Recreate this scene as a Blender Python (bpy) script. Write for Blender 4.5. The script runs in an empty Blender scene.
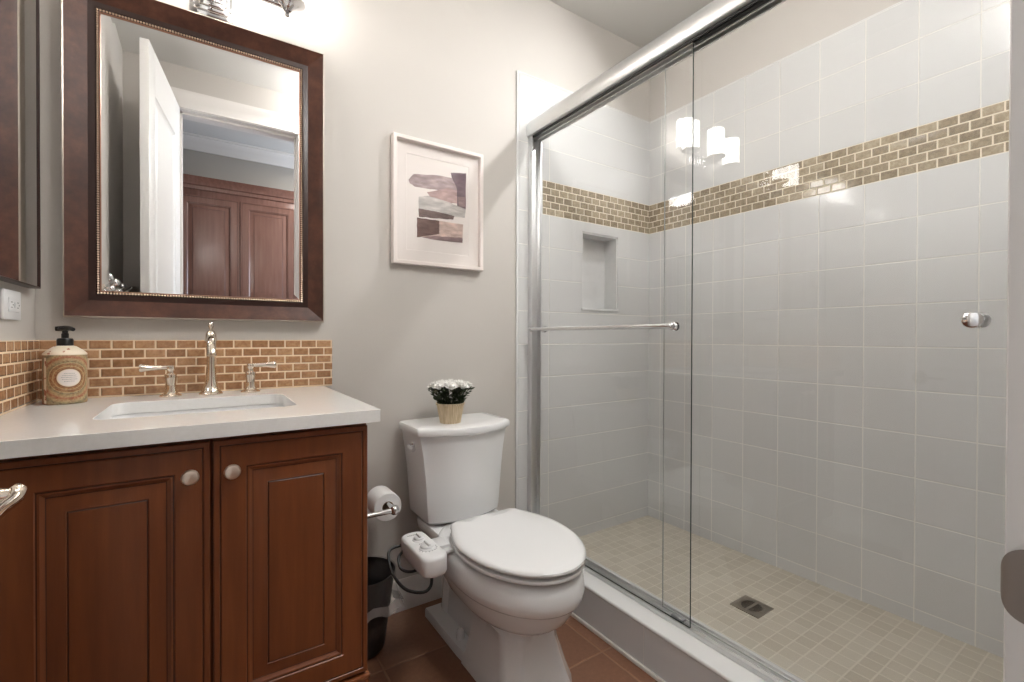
import bpy, bmesh, math, random
from math import pi, sin, cos, radians
from mathutils import Vector, Matrix

S = bpy.context.scene
COL = S.collection
random.seed(7)

# ------------------------------------------------------------------ camera
F, YAW, PITCH, ROLL = 461.80, 0.588474, -0.0071648, 0.0028086
fw = Vector((sin(YAW) * cos(PITCH), cos(YAW) * cos(PITCH), sin(PITCH)))
r_ = Vector((cos(YAW), -sin(YAW), 0)); u_ = r_.cross(fw)
rt = r_ * cos(ROLL) + u_ * sin(ROLL); up = u_ * cos(ROLL) - r_ * sin(ROLL)
cam = bpy.data.objects.new('camera', bpy.data.cameras.new('camera'))
COL.objects.link(cam)
cam.matrix_world = Matrix(((rt.x, up.x, -fw.x, 0), (rt.y, up.y, -fw.y, 0), (rt.z, up.z, -fw.z, 1.072), (0, 0, 0, 1)))
cam.data.sensor_width = 36; cam.data.lens = F / 1024 * 36; cam.data.clip_start = 0.02
S.camera = cam

# ------------------------------------------------------------------ world, lights, exposure
W = bpy.data.worlds.new('world'); S.world = W; W.use_nodes = True
bg = W.node_tree.nodes['Background']; bg.inputs[0].default_value = (0.62, 0.76, 1.0, 1); bg.inputs[1].default_value = 1.6
S.view_settings.view_transform = 'Standard'; S.view_settings.look = 'None'
S.view_settings.gamma = 1; S.view_settings.use_curve_mapping = False
S.view_settings.exposure = 0.62

SHADE_EMIT = 11.0
def area(name, loc, power, size, col=(1, 1, 1), rot=(0, 0, 0), sy=None, spread=None):
    l = bpy.data.lights.new(name, 'AREA'); l.energy = power; l.color = col
    l.shape = 'RECTANGLE' if sy else 'DISK'; l.size = size
    if sy: l.size_y = sy
    if spread: l.spread = spread
    o = bpy.data.objects.new(name, l); COL.objects.link(o); o.location = loc; o.rotation_euler = rot
    return o
FILL_EMIT = 25.0                           # added drum for fill on the bathroom ceiling, out of view
aim = Vector((-0.80, 0.62, -0.95)).to_track_quat('-Z', 'Y').to_euler()     # a gimbal can tilted towards the end wall
area('shower_can_light', (1.79, 0.967, 2.66), 3.2, 0.06, (1, 1, 0.99), aim, spread=radians(112))
area('hall_fill_light', (1.05, -0.55, 2.56), 12, 0.28, (1, 0.96, 0.9))  # added fill from behind the camera, on the unseen hall ceiling
area('hall_window_light', (2.16, -0.60, 1.55), 26, 0.85, (0.68, 0.82, 1.0), (0, radians(90), 0), 1.3)

# ------------------------------------------------------------------ materials
def srgb(r, g, b):
    f = lambda c: ((c / 255 + 0.055) / 1.055) ** 2.4 if c > 10 else c / 255 / 12.92
    return (f(r), f(g), f(b), 1)

class NT:
    def __init__(s, name):
        s.m = bpy.data.materials.new(name); s.m.use_nodes = True
        s.t = s.m.node_tree; s.n = s.t.nodes; s.l = s.t.links
        s.b = s.n['Principled BSDF']; s.out = s.n['Material Output']
    def new(s, t, **k):
        n = s.n.new(t)
        for a, v in k.items(): setattr(n, a, v)
        return n
    def put(s, v, sock):
        if isinstance(v, bpy.types.NodeSocket): s.l.new(v, sock)
        else: sock.default_value = v
    def math(s, op, a, b=0.0, c=0.0, clamp=False):
        n = s.new('ShaderNodeMath', operation=op); n.use_clamp = clamp
        for i, v in enumerate((a, b, c)): s.put(v, n.inputs[i])
        return n.outputs[0]
    def mix(s, f, a, b):
        n = s.new('ShaderNodeMix', data_type='RGBA')
        s.put(f, n.inputs[0]); s.put(a, n.inputs[6]); s.put(b, n.inputs[7]); return n.outputs[2]
    def sstep(s, x, lo, hi):
        n = s.new('ShaderNodeMapRange', interpolation_type='SMOOTHSTEP')
        s.put(x, n.inputs[0]); n.inputs[1].default_value = lo; n.inputs[2].default_value = hi; return n.outputs[0]
    def coord(s):
        if not hasattr(s, '_c'): s._c = s.new('ShaderNodeTexCoord').outputs['Object']
        return s._c
    def xyz(s):
        if not hasattr(s, '_x'):
            n = s.new('ShaderNodeSeparateXYZ'); s.l.new(s.coord(), n.inputs[0]); s._x = n.outputs
        return s._x
    def noise(s, scale, detail=4, vec=None, rough=0.5, stretch=None):
        n = s.new('ShaderNodeTexNoise'); n.inputs['Scale'].default_value = scale
        n.inputs['Detail'].default_value = detail; n.inputs['Roughness'].default_value = rough
        v = vec or s.coord()
        if stretch:
            mp = s.new('ShaderNodeMapping'); mp.inputs['Scale'].default_value = stretch; s.l.new(v, mp.inputs[0]); v = mp.outputs[0]
        s.l.new(v, n.inputs['Vector']); return n.outputs['Fac']
    def ramp(s, f, stops):
        n = s.new('ShaderNodeValToRGB'); e = n.color_ramp.elements
        while len(e) < len(stops): e.new(0.5)
        for q, (p, c) in zip(e, stops): q.position = p; q.color = c
        s.put(f, n.inputs[0]); return n.outputs[0]
    def bump(s, h, dist, strength=1.0):
        n = s.new('ShaderNodeBump'); n.inputs['Distance'].default_value = dist; n.inputs['Strength'].default_value = strength
        s.put(h, n.inputs['Height']); s.l.new(n.outputs[0], s.b.inputs['Normal'])
    def set(s, **k):
        for a, v in k.items(): s.put(v, s.b.inputs[a.replace('_', ' ')])
        return s.m

def plain(name, col, rough=0.5, metal=0.0, **k):
    n = NT(name); return n.set(Base_Color=col, Roughness=rough, Metallic=metal, **k)

def paint(name, col, rough=0.6, bump=0.0006, scale=260):
    n = NT(name)
    v = n.noise(1.3, 3)
    c2 = tuple(min(1, x * 1.03) for x in col[:3]) + (1,)
    n.set(Base_Color=n.mix(v, col, c2), Roughness=rough)
    n.bump(n.noise(scale, 2), bump, 0.5); return n.m

def tile(name, au, av, u0, pu, v0, pv, grout, stops, gcol, rough=0.12, offset=0.0, bumpd=0.0012, bevel=0.0025, mottled=0.0, groughness=0.7, wave=0.0, vmin=None):
    """rectangular tile grid in object space: axes au (across) and av (up)"""
    n = NT(name); x = n.xyz()
    u = n.math('DIVIDE', n.math('SUBTRACT', x[au], u0), pu)
    v = n.math('DIVIDE', n.math('SUBTRACT', x[av], v0), pv)
    row = n.math('FLOOR', v)
    if offset:
        odd = n.math('FLOORED_MODULO', row, 2.0)
        u = n.math('ADD', u, n.math('MULTIPLY', odd, offset))
    cu = n.math('FLOOR', u)
    fu = n.math('FRACT', u); fv = n.math('FRACT', v)
    du = n.math('MULTIPLY', n.math('MINIMUM', fu, n.math('SUBTRACT', 1.0, fu)), pu)
    dv = n.math('MULTIPLY', n.math('MINIMUM', fv, n.math('SUBTRACT', 1.0, fv)), pv)
    d = n.math('MINIMUM', du, dv)
    mask = n.sstep(d, grout / 2 - 0.0003, grout / 2 + 0.0006)
    hgt = n.sstep(d, grout / 2 - 0.0003, grout / 2 + bevel)
    cb = n.new('ShaderNodeCombineXYZ'); n.put(cu, cb.inputs[0]); n.put(row, cb.inputs[1])
    wn = n.new('ShaderNodeTexWhiteNoise', noise_dimensions='3D'); n.l.new(cb.outputs[0], wn.inputs['Vector'])
    f = wn.outputs['Value']
    if mottled:
        f = n.math('ADD', n.math('MULTIPLY', f, 1 - mottled), n.math('MULTIPLY', n.noise(70, 5, rough=0.65), mottled))
    tc = n.ramp(f, stops)
    n.set(Base_Color=n.mix(mask, gcol, tc), Roughness=n.math('ADD', groughness, n.math('MULTIPLY', mask, rough - groughness)))
    if wave: hgt = n.math('ADD', hgt, n.math('MULTIPLY', n.noise(7, 1), wave))
    n.bump(hgt, bumpd, 1.0)
    return n.m

def wood(name, c1, c2, c3, rough=0.28, axis=2, scale=9):
    n = NT(name); st = [14, 14, 14]; st[axis] = 1.1
    g = n.noise(scale * 0.35, 6, stretch=tuple(st), rough=0.6)
    b = n.noise(2.2, 3)
    f = n.math('ADD', n.math('MULTIPLY', g, 0.6), n.math('MULTIPLY', b, 0.4))
    n.set(Base_Color=n.ramp(f, [(0.3, c1), (0.5, c2), (0.7, c3)]), Roughness=rough, Coat_Weight=0.1, Coat_Roughness=0.2)
    n.bump(g, 0.0003, 0.4); return n.m

def glass(name, tint=(0.99, 0.99, 0.989, 1), ior=1.5):
    n = NT(name)
    tr = n.new('ShaderNodeBsdfTransparent'); tr.inputs[0].default_value = tint
    gl = n.new('ShaderNodeBsdfGlossy'); gl.inputs['Roughness'].default_value = 0.0; gl.inputs[0].default_value = (1, 1, 1, 1)
    fr = n.new('ShaderNodeFresnel'); fr.inputs['IOR'].default_value = ior
    geo = n.new('ShaderNodeNewGeometry')
    # the same reflectance from either side of the pane
    ff = n.math('MULTIPLY', fr.outputs[0], n.math('SUBTRACT', 1.0, geo.outputs['Backfacing']))
    mx = n.new('ShaderNodeMixShader'); n.l.new(ff, mx.inputs[0]); n.l.new(tr.outputs[0], mx.inputs[1]); n.l.new(gl.outputs[0], mx.inputs[2])
    n.l.new(mx.outputs[0], n.out.inputs[0]); return n.m

def emit(name, col, strength):
    n = NT(name); n.set(Base_Color=(0.9, 0.9, 0.9, 1), Roughness=0.4, Emission_Color=col, Emission_Strength=strength); return n.m

M = {}
M['paint'] = paint('greige wall paint', srgb(196, 191, 185))
M['ceiling'] = paint('ceiling paint', srgb(214, 212, 208), 0.8)
M['trim'] = plain('white trim paint', srgb(226, 222, 218), 0.35)
M['door'] = plain('white door paint', srgb(228, 228, 227), 0.35)
M['hallwall'] = paint('hall wall paint', srgb(170, 166, 160))
M['hallfloor'] = wood('hall floor boards', srgb(84, 56, 38), srgb(104, 70, 46), srgb(120, 84, 58), 0.35, 0)
ZB, PV, PU = 1.658, 0.154, 0.1569
wst = [(0.0, srgb(208, 208, 207)), (1.0, srgb(213, 213, 212))]
gro = srgb(228, 226, 220)
M['tile_r_low'] = tile('white wall tile, right', 1, 2, 0.8776, PU, ZB, PV, 0.0032, wst, gro, 0.09, wave=0.25, bumpd=0.0009, bevel=0.0016)
M['tile_r_up'] = tile('white wall tile, right top', 1, 2, 0.8776, PU, 1.819, PV, 0.0032, wst, gro, 0.09, wave=0.25, bumpd=0.0009, bevel=0.0016)
M['tile_b_low'] = tile('white wall tile, end', 0, 2, 1.376, 0.78, ZB, PV, 0.0032, wst, gro, 0.09, wave=0.25, bumpd=0.0009, bevel=0.0016)
M['tile_b_up'] = tile('white wall tile, end top', 0, 2, 1.376, 0.78, 1.819, PV, 0.0032, wst, gro, 0.09, wave=0.25, bumpd=0.0009, bevel=0.0016)
M['tile_plain'] = plain('white glazed bullnose', srgb(222, 222, 221), 0.1)
M['tile_curb'] = tile('grey white curb tile', 1, 2, 1.00, 0.32, -0.19, 0.34, 0.002, [(0, srgb(212, 212, 213)), (1, srgb(216, 216, 217))], srgb(220, 218, 215), 0.18)
mst = [(0.3, srgb(130, 116, 96)), (0.5, srgb(154, 139, 116)), (0.7, srgb(182, 167, 142))]
mg = srgb(226, 214, 192)
BH = 0.161
M['mos_r'] = tile('brown glass mosaic, right', 1, 2, 0.512, 0.0535, ZB, BH / 5, 0.0042, mst, mg, 0.06, 0.5, mottled=0.74, bumpd=0.0015)
M['mos_b'] = tile('brown glass mosaic, end', 0, 2, 0.02, 0.0535, ZB, BH / 5, 0.0042, mst, mg, 0.06, 0.5, mottled=0.74, bumpd=0.0015)
vst = [(0.3, srgb(150, 109, 77)), (0.5, srgb(173, 130, 95)), (0.7, srgb(198, 156, 118))]
vg = srgb(232, 208, 176)
M['mos_v'] = tile('amber glass mosaic, back', 0, 2, -0.145, 0.0501, 0.901, 0.0269, 0.0042, vst, vg, 0.1, 0.5, mottled=0.74, bumpd=0.0015)
M['mos_vl'] = tile('amber glass mosaic, side', 1, 2, 0.016, 0.0501, 0.901, 0.0269, 0.0042, vst, vg, 0.1, 0.5, mottled=0.74, bumpd=0.0015)
M['pan'] = tile('beige shower floor tile', 0, 1, 1.36, 0.0535, 0.0, 0.0535, 0.0042, [(0, srgb(186, 178, 162)), (0.5, srgb(193, 185, 170)), (1, srgb(200, 193, 179))], srgb(212, 206, 192), 0.4, mottled=0.3, bumpd=0.0008)
M['floor'] = tile('brown floor tile', 0, 1, 0.481, 0.325, 0.16, 0.325, 0.005, [(0.2, srgb(118, 82, 62)), (0.5, srgb(130, 92, 70)), (0.8, srgb(142, 103, 80))], srgb(152, 116, 92), 0.38, mottled=0.8, bumpd=0.0012)
M['wood'] = wood('stained cabinet wood', srgb(104, 55, 28), srgb(119, 65, 34), srgb(134, 77, 41), 0.36)
M['glaze'] = plain('dark glaze in the mouldings', srgb(62, 32, 19), 0.4)
M['hwood'] = wood('hall cabinet wood', srgb(104, 72, 62), srgb(118, 84, 73), srgb(132, 97, 86), 0.22)
M['hglaze'] = plain('hall cabinet dark glaze', srgb(62, 38, 34), 0.3)
M['counter'] = NT('white quartz top'); _n = M['counter']
M['counter'] = _n.set(Base_Color=_n.ramp(_n.noise(140, 4), [(0.3, srgb(236, 235, 232)), (0.7, srgb(240, 239, 237))]), Roughness=0.08)
M['porcelain'] = plain('white porcelain', srgb(234, 234, 234), 0.08, Coat_Weight=0.3)
M['seat'] = plain('white seat plastic', srgb(235, 235, 235), 0.22)
M['plastic'] = plain('white plastic', srgb(228, 228, 228), 0.3)
M['greyprint'] = plain('grey print', srgb(150, 150, 152), 0.5)
M['dark'] = plain('dark slot', srgb(40, 40, 40), 0.6)
M['chrome'] = plain('chrome', srgb(228, 228, 230), 0.07, 1.0)
M['brightalu'] = plain('polished aluminium', srgb(224, 224, 224), 0.33, 1.0)
M['nickel'] = plain('satin nickel', srgb(232, 218, 204), 0.36, 1.0)
M['drainmetal'] = plain('worn drain metal', srgb(150, 143, 132), 0.35, 0.9)
M['polnickel'] = plain('polished nickel', srgb(226, 214, 200), 0.1, 1.0)
M['bronze'] = plain('dull bronze', srgb(140, 128, 119), 0.45, 0.3)
M['seal'] = plain('black seal', srgb(38, 38, 38), 0.5)
M['glass'] = glass('clear shower glass')
M['glassedge'] = plain('dark green glass edge', srgb(46, 56, 52), 0.15)
M['glassedge_pale'] = plain('pale grey glass edge', srgb(170, 174, 170), 0.2)
M['picglass'] = glass('picture glass', (0.99, 0.99, 0.99, 1), 1.35)
M['mirror'] = plain('mirror silver', (0.90, 0.90, 0.90, 1), 0.0, 1.0)
_n = NT('mottled bronze brown'); M['mframe'] = _n.set(Base_Color=_n.ramp(_n.noise(16, 6, rough=0.7), [(0.3, srgb(60, 34, 25)), (0.5, srgb(78, 46, 34)), (0.7, srgb(96, 59, 44))]), Roughness=0.42, Specular_IOR_Level=0.35)
M['mframe_dark'] = plain('dark brown', srgb(48, 27, 21), 0.35)
M['silveredge'] = plain('champagne silver edge', srgb(190, 180, 168), 0.3, 0.8)
M['copper'] = plain('copper lip', srgb(160, 118, 96), 0.35, 0.6)
M['bead'] = plain('champagne beads', srgb(214, 188, 164), 0.3, 0.7)
M['taupe'] = plain('taupe brown frame', srgb(120, 108, 98), 0.4)
M['pinkwhite'] = plain('pale blush frame', srgb(232, 222, 217), 0.45)
M['mat'] = plain('warm white mat board', srgb(232, 224, 219), 0.8)
M['shade'] = emit('lit white glass shade', (1.0, 0.97, 0.93, 1), SHADE_EMIT)
M['lens'] = emit('lit lamp lens', (1.0, 0.95, 0.88, 1), 12.0)
M['black'] = plain('black plastic', srgb(26, 25, 25), 0.3)
M['blackbin'] = plain('black bin plastic', srgb(27, 25, 25), 0.4)
M['paper'] = plain('toilet tissue', srgb(236, 235, 234), 0.9)
M['card'] = plain('cardboard core', srgb(176, 150, 120), 0.9)
M['leaf'] = None
_n = NT('dark green leaves'); M['leaf'] = _n.set(Base_Color=_n.ramp(_n.noise(60, 2), [(0.3, srgb(30, 40, 26)), (0.7, srgb(66, 80, 50))]), Roughness=0.5)
M['petal'] = plain('white petals', srgb(240, 238, 234), 0.7)
M['soil'] = plain('dark soil', srgb(40, 32, 26), 0.9)
_n = NT('pale ribbed wood'); M['pot'] = _n.set(Base_Color=_n.ramp(_n.noise(30, 4, stretch=(3, 3, 0.3)), [(0.3, srgb(186, 166, 134)), (0.7, srgb(216, 198, 168))]), Roughness=0.6)
_n = NT('white marble niche'); M['marble'] = _n.set(Base_Color=_n.ramp(_n.noise(9, 6, rough=0.6), [(0.35, srgb(214, 214, 213)), (0.6, srgb(224, 224, 223))]), Roughness=0.2)
def film(name, mixf):
    n = NT(name); t = n.new('ShaderNodeBsdfTransparent'); t.inputs[0].default_value = (0.95, 0.94, 0.93, 1)
    m = n.new('ShaderNodeMixShader'); m.inputs[0].default_value = mixf
    n.set(Base_Color=srgb(212, 204, 200), Roughness=0.15, Specular_IOR_Level=0.9)
    n.l.new(t.outputs[0], m.inputs[1]); n.l.new(n.b.outputs[0], m.inputs[2]); n.l.new(m.outputs[0], n.out.inputs[0]); return n.m
M['bag'] = film('clear bin bag', 0.09); M['baghem'] = film('crumpled bag hem', 0.42)

# soap label: rings round an oval medallion on a printed wrapper
_n = NT('printed soap wrapper'); _x = _n.xyz()
_th = _n.math('ARCTAN2', _x[0], _n.math('MULTIPLY', _x[1], -1.0))
_a = _n.math('DIVIDE', _n.math('MULTIPLY', _n.math('SUBTRACT', _th, 0.36), 0.042), 0.0225)
_z = _n.math('DIVIDE', _n.math('SUBTRACT', _x[2], 0.068), 0.0215)
_r = _n.math('SQRT', _n.math('ADD', _n.math('MULTIPLY', _a, _a), _n.math('MULTIPLY', _z, _z)))
_r = _n.math('DIVIDE', _r, 4.0)
_base = _n.ramp(_r, [(0.0, srgb(236, 224, 206)), (0.255, srgb(232, 218, 196)), (0.27, srgb(120, 74, 44)), (0.33, srgb(168, 112, 66)), (0.345, srgb(206, 176, 130)), (0.37, srgb(150, 96, 56)), (0.43, srgb(142, 92, 54)), (0.445, srgb(204, 178, 134)), (0.47, srgb(118, 110, 84)), (0.55, srgb(186, 160, 118)), (0.62, srgb(170, 84, 58)), (0.70, srgb(188, 166, 124)), (0.78, srgb(106, 108, 88)), (0.88, srgb(178, 150, 110)), (1.0, srgb(164, 92, 64))])
_fl = _n.new('ShaderNodeTexVoronoi'); _fl.inputs['Scale'].default_value = 260; _n.l.new(_n.coord(), _fl.inputs['Vector'])
_flc = _n.ramp(_fl.outputs['Color'], [(0.2, srgb(128, 82, 56)), (0.5, srgb(198, 176, 136)), (0.8, srgb(118, 112, 88))])
_far = _n.sstep(_r, 0.27, 0.30)
M['wrapper'] = _n.set(Base_Color=_n.mix(_n.math('MULTIPLY', _far, 0.38), _base, _flc), Roughness=0.45)
_n = NT('cream printed shoulder'); M['shoulder'] = _n.set(Base_Color=_n.ramp(_n.noise(55, 2), [(0.40, srgb(236, 222, 200)), (0.6, srgb(236, 222, 200)), (0.64, srgb(178, 110, 80))]), Roughness=0.4)

# ------------------------------------------------------------------ mesh helpers
class MB:
    def __init__(s): s.v = []; s.f = []; s.mi = []
    def add(s, verts, faces, mi=0, mat=None):
        o = len(s.v)
        s.v += [tuple(mat @ Vector(p)) if mat else tuple(p) for p in verts]
        s.f += [tuple(i + o for i in f) for f in faces]
        s.mi += ([mi] * len(faces)) if isinstance(mi, int) else list(mi)
        return s
    def bm(s, b, mi=0, mat=None):
        b.verts.index_update()
        s.add([v.co.copy() for v in b.verts], [[v.index for v in f.verts] for f in b.faces], mi, mat); b.free(); return s
    def box(s, x0, x1, y0, y1, z0, z1, bev=0.0, mi=0, mat=None, seg=2):
        b = bmesh.new()
        bmesh.ops.create_cube(b, size=1, matrix=Matrix.Translation(((x0 + x1) / 2, (y0 + y1) / 2, (z0 + z1) / 2)) @ Matrix.Diagonal((abs(x1 - x0), abs(y1 - y0), abs(z1 - z0), 1)))
        if bev: bmesh.ops.bevel(b, geom=list(b.edges), offset=bev, segments=seg, affect='EDGES', profile=0.5)
        return s.bm(b, mi, mat)
    def loft(s, rings, mi=0, cap0=True, cap1=True, closed=True, mat=None):
        n = len(rings[0]); vs = [p for r in rings for p in r]; fs = []; ms = []
        for k in range(len(rings) - 1):
            m = mi[k] if isinstance(mi, (list, tuple)) else mi
            for i in range(n if closed else n - 1):
                j = (i + 1) % n
                fs.append((k * n + i, k * n + j, (k + 1) * n + j, (k + 1) * n + i)); ms.append(m)
        if cap0: fs.append(tuple(reversed(range(n)))); ms.append(ms[0])
        if cap1: fs.append(tuple((len(rings) - 1) * n + i for i in range(n))); ms.append(ms[-2] if cap0 else ms[-1])
        return s.add(vs, fs, ms, mat)
    def lathe(s, prof, n=32, mi=0, mat=None, cap0=True, cap1=True):
        return s.loft([[(r * cos(2 * pi * i / n), r * sin(2 * pi * i / n), z) for i in range(n)] for r, z in prof], mi, cap0, cap1, True, mat)
    def tube(s, pts, r, n=10, mi=0, smooth=6, mat=None, caps=True):
        P = [Vector(p) for p in pts]; R = r if isinstance(r, (list, tuple)) else [r] * len(P)
        if smooth > 1 and len(P) > 2:
            Q = []; RR = []
            for i in range(len(P) - 1):
                p0, p1, p2, p3 = P[max(i - 1, 0)], P[i], P[i + 1], P[min(i + 2, len(P) - 1)]
                for k in range(smooth):
                    t = k / smooth
                    Q.append(0.5 * (2 * p1 + (p2 - p0) * t + (2 * p0 - 5 * p1 + 4 * p2 - p3) * t * t + (3 * p1 - p0 - 3 * p2 + p3) * t ** 3))
                    RR.append(R[i] * (1 - t) + R[i + 1] * t)
            Q.append(P[-1]); RR.append(R[-1]); P, R = Q, RR
        T = [(P[min(i + 1, len(P) - 1)] - P[max(i - 1, 0)]).normalized() for i in range(len(P))]
        a = Vector((0, 0, 1)) if abs(T[0].z) < 0.9 else Vector((1, 0, 0))
        x = T[0].cross(a).normalized(); rings = []
        for i in range(len(P)):
            x = (x - T[i] * x.dot(T[i])).normalized(); y = T[i].cross(x)
            rings.append([P[i] + (x * cos(2 * pi * k / n) + y * sin(2 * pi * k / n)) * R[i] for k in range(n)])
        return s.loft(rings, mi, caps, caps, True, mat)
    def sphere(s, c, r, n=16, mi=0, mat=None, sc=(1, 1, 1)):
        prof = [(max(r * sin(pi * k / (n // 2)), 1e-5), -r * cos(pi * k / (n // 2))) for k in range(n // 2 + 1)]
        m = Matrix.Translation(c) @ Matrix.Diagonal((sc[0], sc[1], sc[2], 1))
        return s.lathe(prof, n, mi, (mat @ m) if mat else m)
    def rects(s, w, h, prof, mi=0, mat=None, back=True, cap=True):
        """nested rectangles in XZ facing -Y: prof = [(inset, depth towards viewer)], centred on x, base at z=0"""
        rings = [[(-w / 2 + a, -d, a), (w / 2 - a, -d, a), (w / 2 - a, -d, h - a), (-w / 2 + a, -d, h - a)] for a, d in prof]
        return s.loft(rings, mi, back, cap, True, mat)
    def plate(s, outer, inner, d0, d1, mi=0, mat=None):
        """flat plate (local xy outline, thickness along z) with one hole"""
        b = bmesh.new(); loops = []
        for L in (outer, inner):
            vs = [b.verts.new((p[0], p[1], d1)) for p in L]; loops.append(vs)
            for i in range(len(vs)): b.edges.new((vs[i], vs[(i + 1) % len(vs)]))
        bmesh.ops.triangle_fill(b, edges=list(b.edges), use_beauty=True, normal=(0, 0, 1))
        top = list(b.faces)
        vm = {v: b.verts.new((v.co.x, v.co.y, d0)) for v in list(b.verts)}
        for f in top: b.faces.new([vm[v] for v in reversed(f.verts)])
        for vs in loops:
            for i in range(len(vs)):
                p, q = vs[i], vs[(i + 1) % len(vs)]; b.faces.new((p, vm[p], vm[q], q))
        bmesh.ops.recalc_face_normals(b, faces=list(b.faces))
        return s.bm(b, mi, mat)
    def build(s, name, mats, parent=None, smooth=True, angle=35, fix=True, bevel=0.0):
        me = bpy.data.meshes.new(name); me.from_pydata(s.v, [], s.f)
        for m in (mats if isinstance(mats, (list, tuple)) else [mats]): me.materials.append(m)
        me.polygons.foreach_set('material_index', s.mi)
        if fix:
            b = bmesh.new(); b.from_mesh(me); bmesh.ops.recalc_face_normals(b, faces=list(b.faces)); b.to_mesh(me); b.free()
        if smooth:
            me.polygons.foreach_set('use_smooth', [True] * len(me.polygons)); me.set_sharp_from_angle(angle=radians(angle))
        me.update()
        o = bpy.data.objects.new(name, me); COL.objects.link(o)
        if parent: o.parent = parent
        if bevel:
            md = o.modifiers.new('bevel', 'BEVEL'); md.width = bevel; md.segments = 2; md.limit_method = 'ANGLE'
        return o

def struct(name, mb, m, parent=None, **k):
    o = mb.build(name, m, parent, **k)
    if not parent: o['kind'] = 'structure'
    return o
def tag(o, label, cat, group=None):
    o['label'] = label; o['category'] = cat
    if group: o['group'] = group
    return o
def thing(name, label, cat, loc=(0, 0, 0), rz=0.0, group=None):
    o = bpy.data.objects.new(name, None); COL.objects.link(o); o.empty_display_size = 0.05
    o.location = loc; o.rotation_euler = (0, 0, rz); return tag(o, label, cat, group)
def rrect(x0, x1, y0, y1, r, n=5):
    out = []
    for cx, cy, a in ((x1 - r, y1 - r, 0), (x0 + r, y1 - r, 90), (x0 + r, y0 + r, 180), (x1 - r, y0 + r, 270)):
        out += [(cx + r * cos(radians(a + 90 * k / n)), cy + r * sin(radians(a + 90 * k / n))) for k in range(n + 1)]
    return out
XZ = Matrix(((1, 0, 0, 0), (0, 0, -1, 0), (0, 1, 0, 0), (0, 0, 0, 1)))   # local (x, y, z) -> world (x, -z, y)

# ------------------------------------------------------------------ the room
BY, LX, RX = 1.75, -0.378, 2.099          # painted back wall, left wall, right wall
FY0, FY1 = -0.04, 0.08                    # front wall faces
CZ = 2.685
NX0, NX1, NZ0, NZ1 = 1.586, 1.841, 1.213, 1.608
DX0, DX1, DZ = -0.118, 0.588, 2.430        # doorway

struct('floor', MB().box(LX, 1.20, FY0, BY, -0.1, 0), M['floor'])
struct('floor_shower', MB().box(1.30, RX, FY1, BY, -0.1, 0.068), M['pan'])
struct('ceiling', MB().box(LX - 0.1, RX + 0.1, FY0, BY + 0.1, CZ, CZ + 0.1), M['ceiling'])
hole = [(NX0, NZ0), (NX1, NZ0), (NX1, NZ1), (NX0, NZ1)]
struct('wall_back', MB().plate([(LX - 0.1, -0.1), (RX + 0.1, -0.1), (RX + 0.1, CZ), (LX - 0.1, CZ)], hole, -0.12, 0, mat=Matrix.Translation((0, BY, 0)) @ XZ), M['paint'], smooth=False)
struct('wall_left', MB().box(LX - 0.1, LX, FY0, BY, -0.1, CZ), M['paint'])
struct('wall_right', MB().box(RX, RX + 0.1, FY0, BY, -0.1, CZ), M['paint'])
wf = MB().box(LX, DX0 - 0.015, FY0, FY1, 0, CZ).box(DX1 + 0.015, RX, FY0, FY1, 0, CZ).box(DX0 - 0.015, DX1 + 0.015, FY0, FY1, DZ + 0.015, CZ)
struct('wall_front', wf, M['paint'])
# niche lining: five faces with thickness
nb = MB().box(NX0, NX1, 1.832, 1.84, NZ0, NZ1).box(NX0, NX0 + 0.008, BY - 0.004, 1.832, NZ0, NZ1).box(NX1 - 0.008, NX1, BY - 0.004, 1.832, NZ0, NZ1).box(NX0, NX1, BY - 0.004, 1.832, NZ1 - 0.008, NZ1)
nb.box(NX0 - 0.004, NX1 + 0.004, BY - 0.013, 1.832, NZ0 - 0.002, NZ0 + 0.012, 0.002)
struct('wall_niche', nb, M['marble'])
# shower tile on the end wall and the long wall
TZ = 1.819 + 3 * PV
TX0 = 1.186
def back_tile(name, x0, x1, z0, z1, m, hole=None):
    if hole: b = MB().plate([(x0, z0), (x1, z0), (x1, z1), (x0, z1)], hole, 0.001, 0.008, mat=Matrix.Translation((0, BY, 0)) @ XZ)
    else: b = MB().box(x0, x1, BY - 0.008, BY - 0.001, z0, z1)
    return struct(name, b, m, smooth=False)
back_tile('wall_tile_back', TX0 + 0.012, RX - 0.001, 0.06, ZB, M['tile_b_low'], hole)
back_tile('wall_mosaic_back', 1.335, RX - 0.001, ZB, ZB + BH, M['mos_b'])
back_tile('wall_tile_back_edge', TX0 + 0.012, 1.335, ZB, ZB + BH, M['tile_b_low'])
back_tile('wall_tile_back_upper', TX0 + 0.012, RX - 0.001, ZB + BH, TZ, M['tile_b_up'])
struct('trim_1', MB().box(TX0, TX0 + 0.012, BY - 0.009, BY - 0.001, 0, TZ + 0.006, 0.0035).box(TX0, RX - 0.01, BY - 0.009, BY - 0.001, TZ, TZ + 0.008, 0.003), M['tile_plain'])
struct('wall_tile_right', MB().box(RX - 0.008, RX - 0.001, FY1, BY - 0.008, 0.06, ZB), M['tile_r_low'], smooth=False)
struct('wall_mosaic_right', MB().box(RX - 0.008, RX - 0.001, FY1, BY - 0.008, ZB, ZB + BH), M['mos_r'], smooth=False)
struct('wall_tile_right_upper', MB().box(RX - 0.008, RX - 0.001, FY1, BY - 0.008, ZB + BH, TZ), M['tile_r_up'], smooth=False)
struct('trim_2', MB().box(RX - 0.009, RX - 0.001, FY1, BY - 0.009, TZ, TZ + 0.008, 0.003), M['tile_plain'])
struct('wall_tile_front', MB().box(TX0 + 0.012, RX - 0.009, FY1 + 0.001, FY1 + 0.008, 0.06, TZ), M['tile_b_low'], smooth=False)
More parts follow.
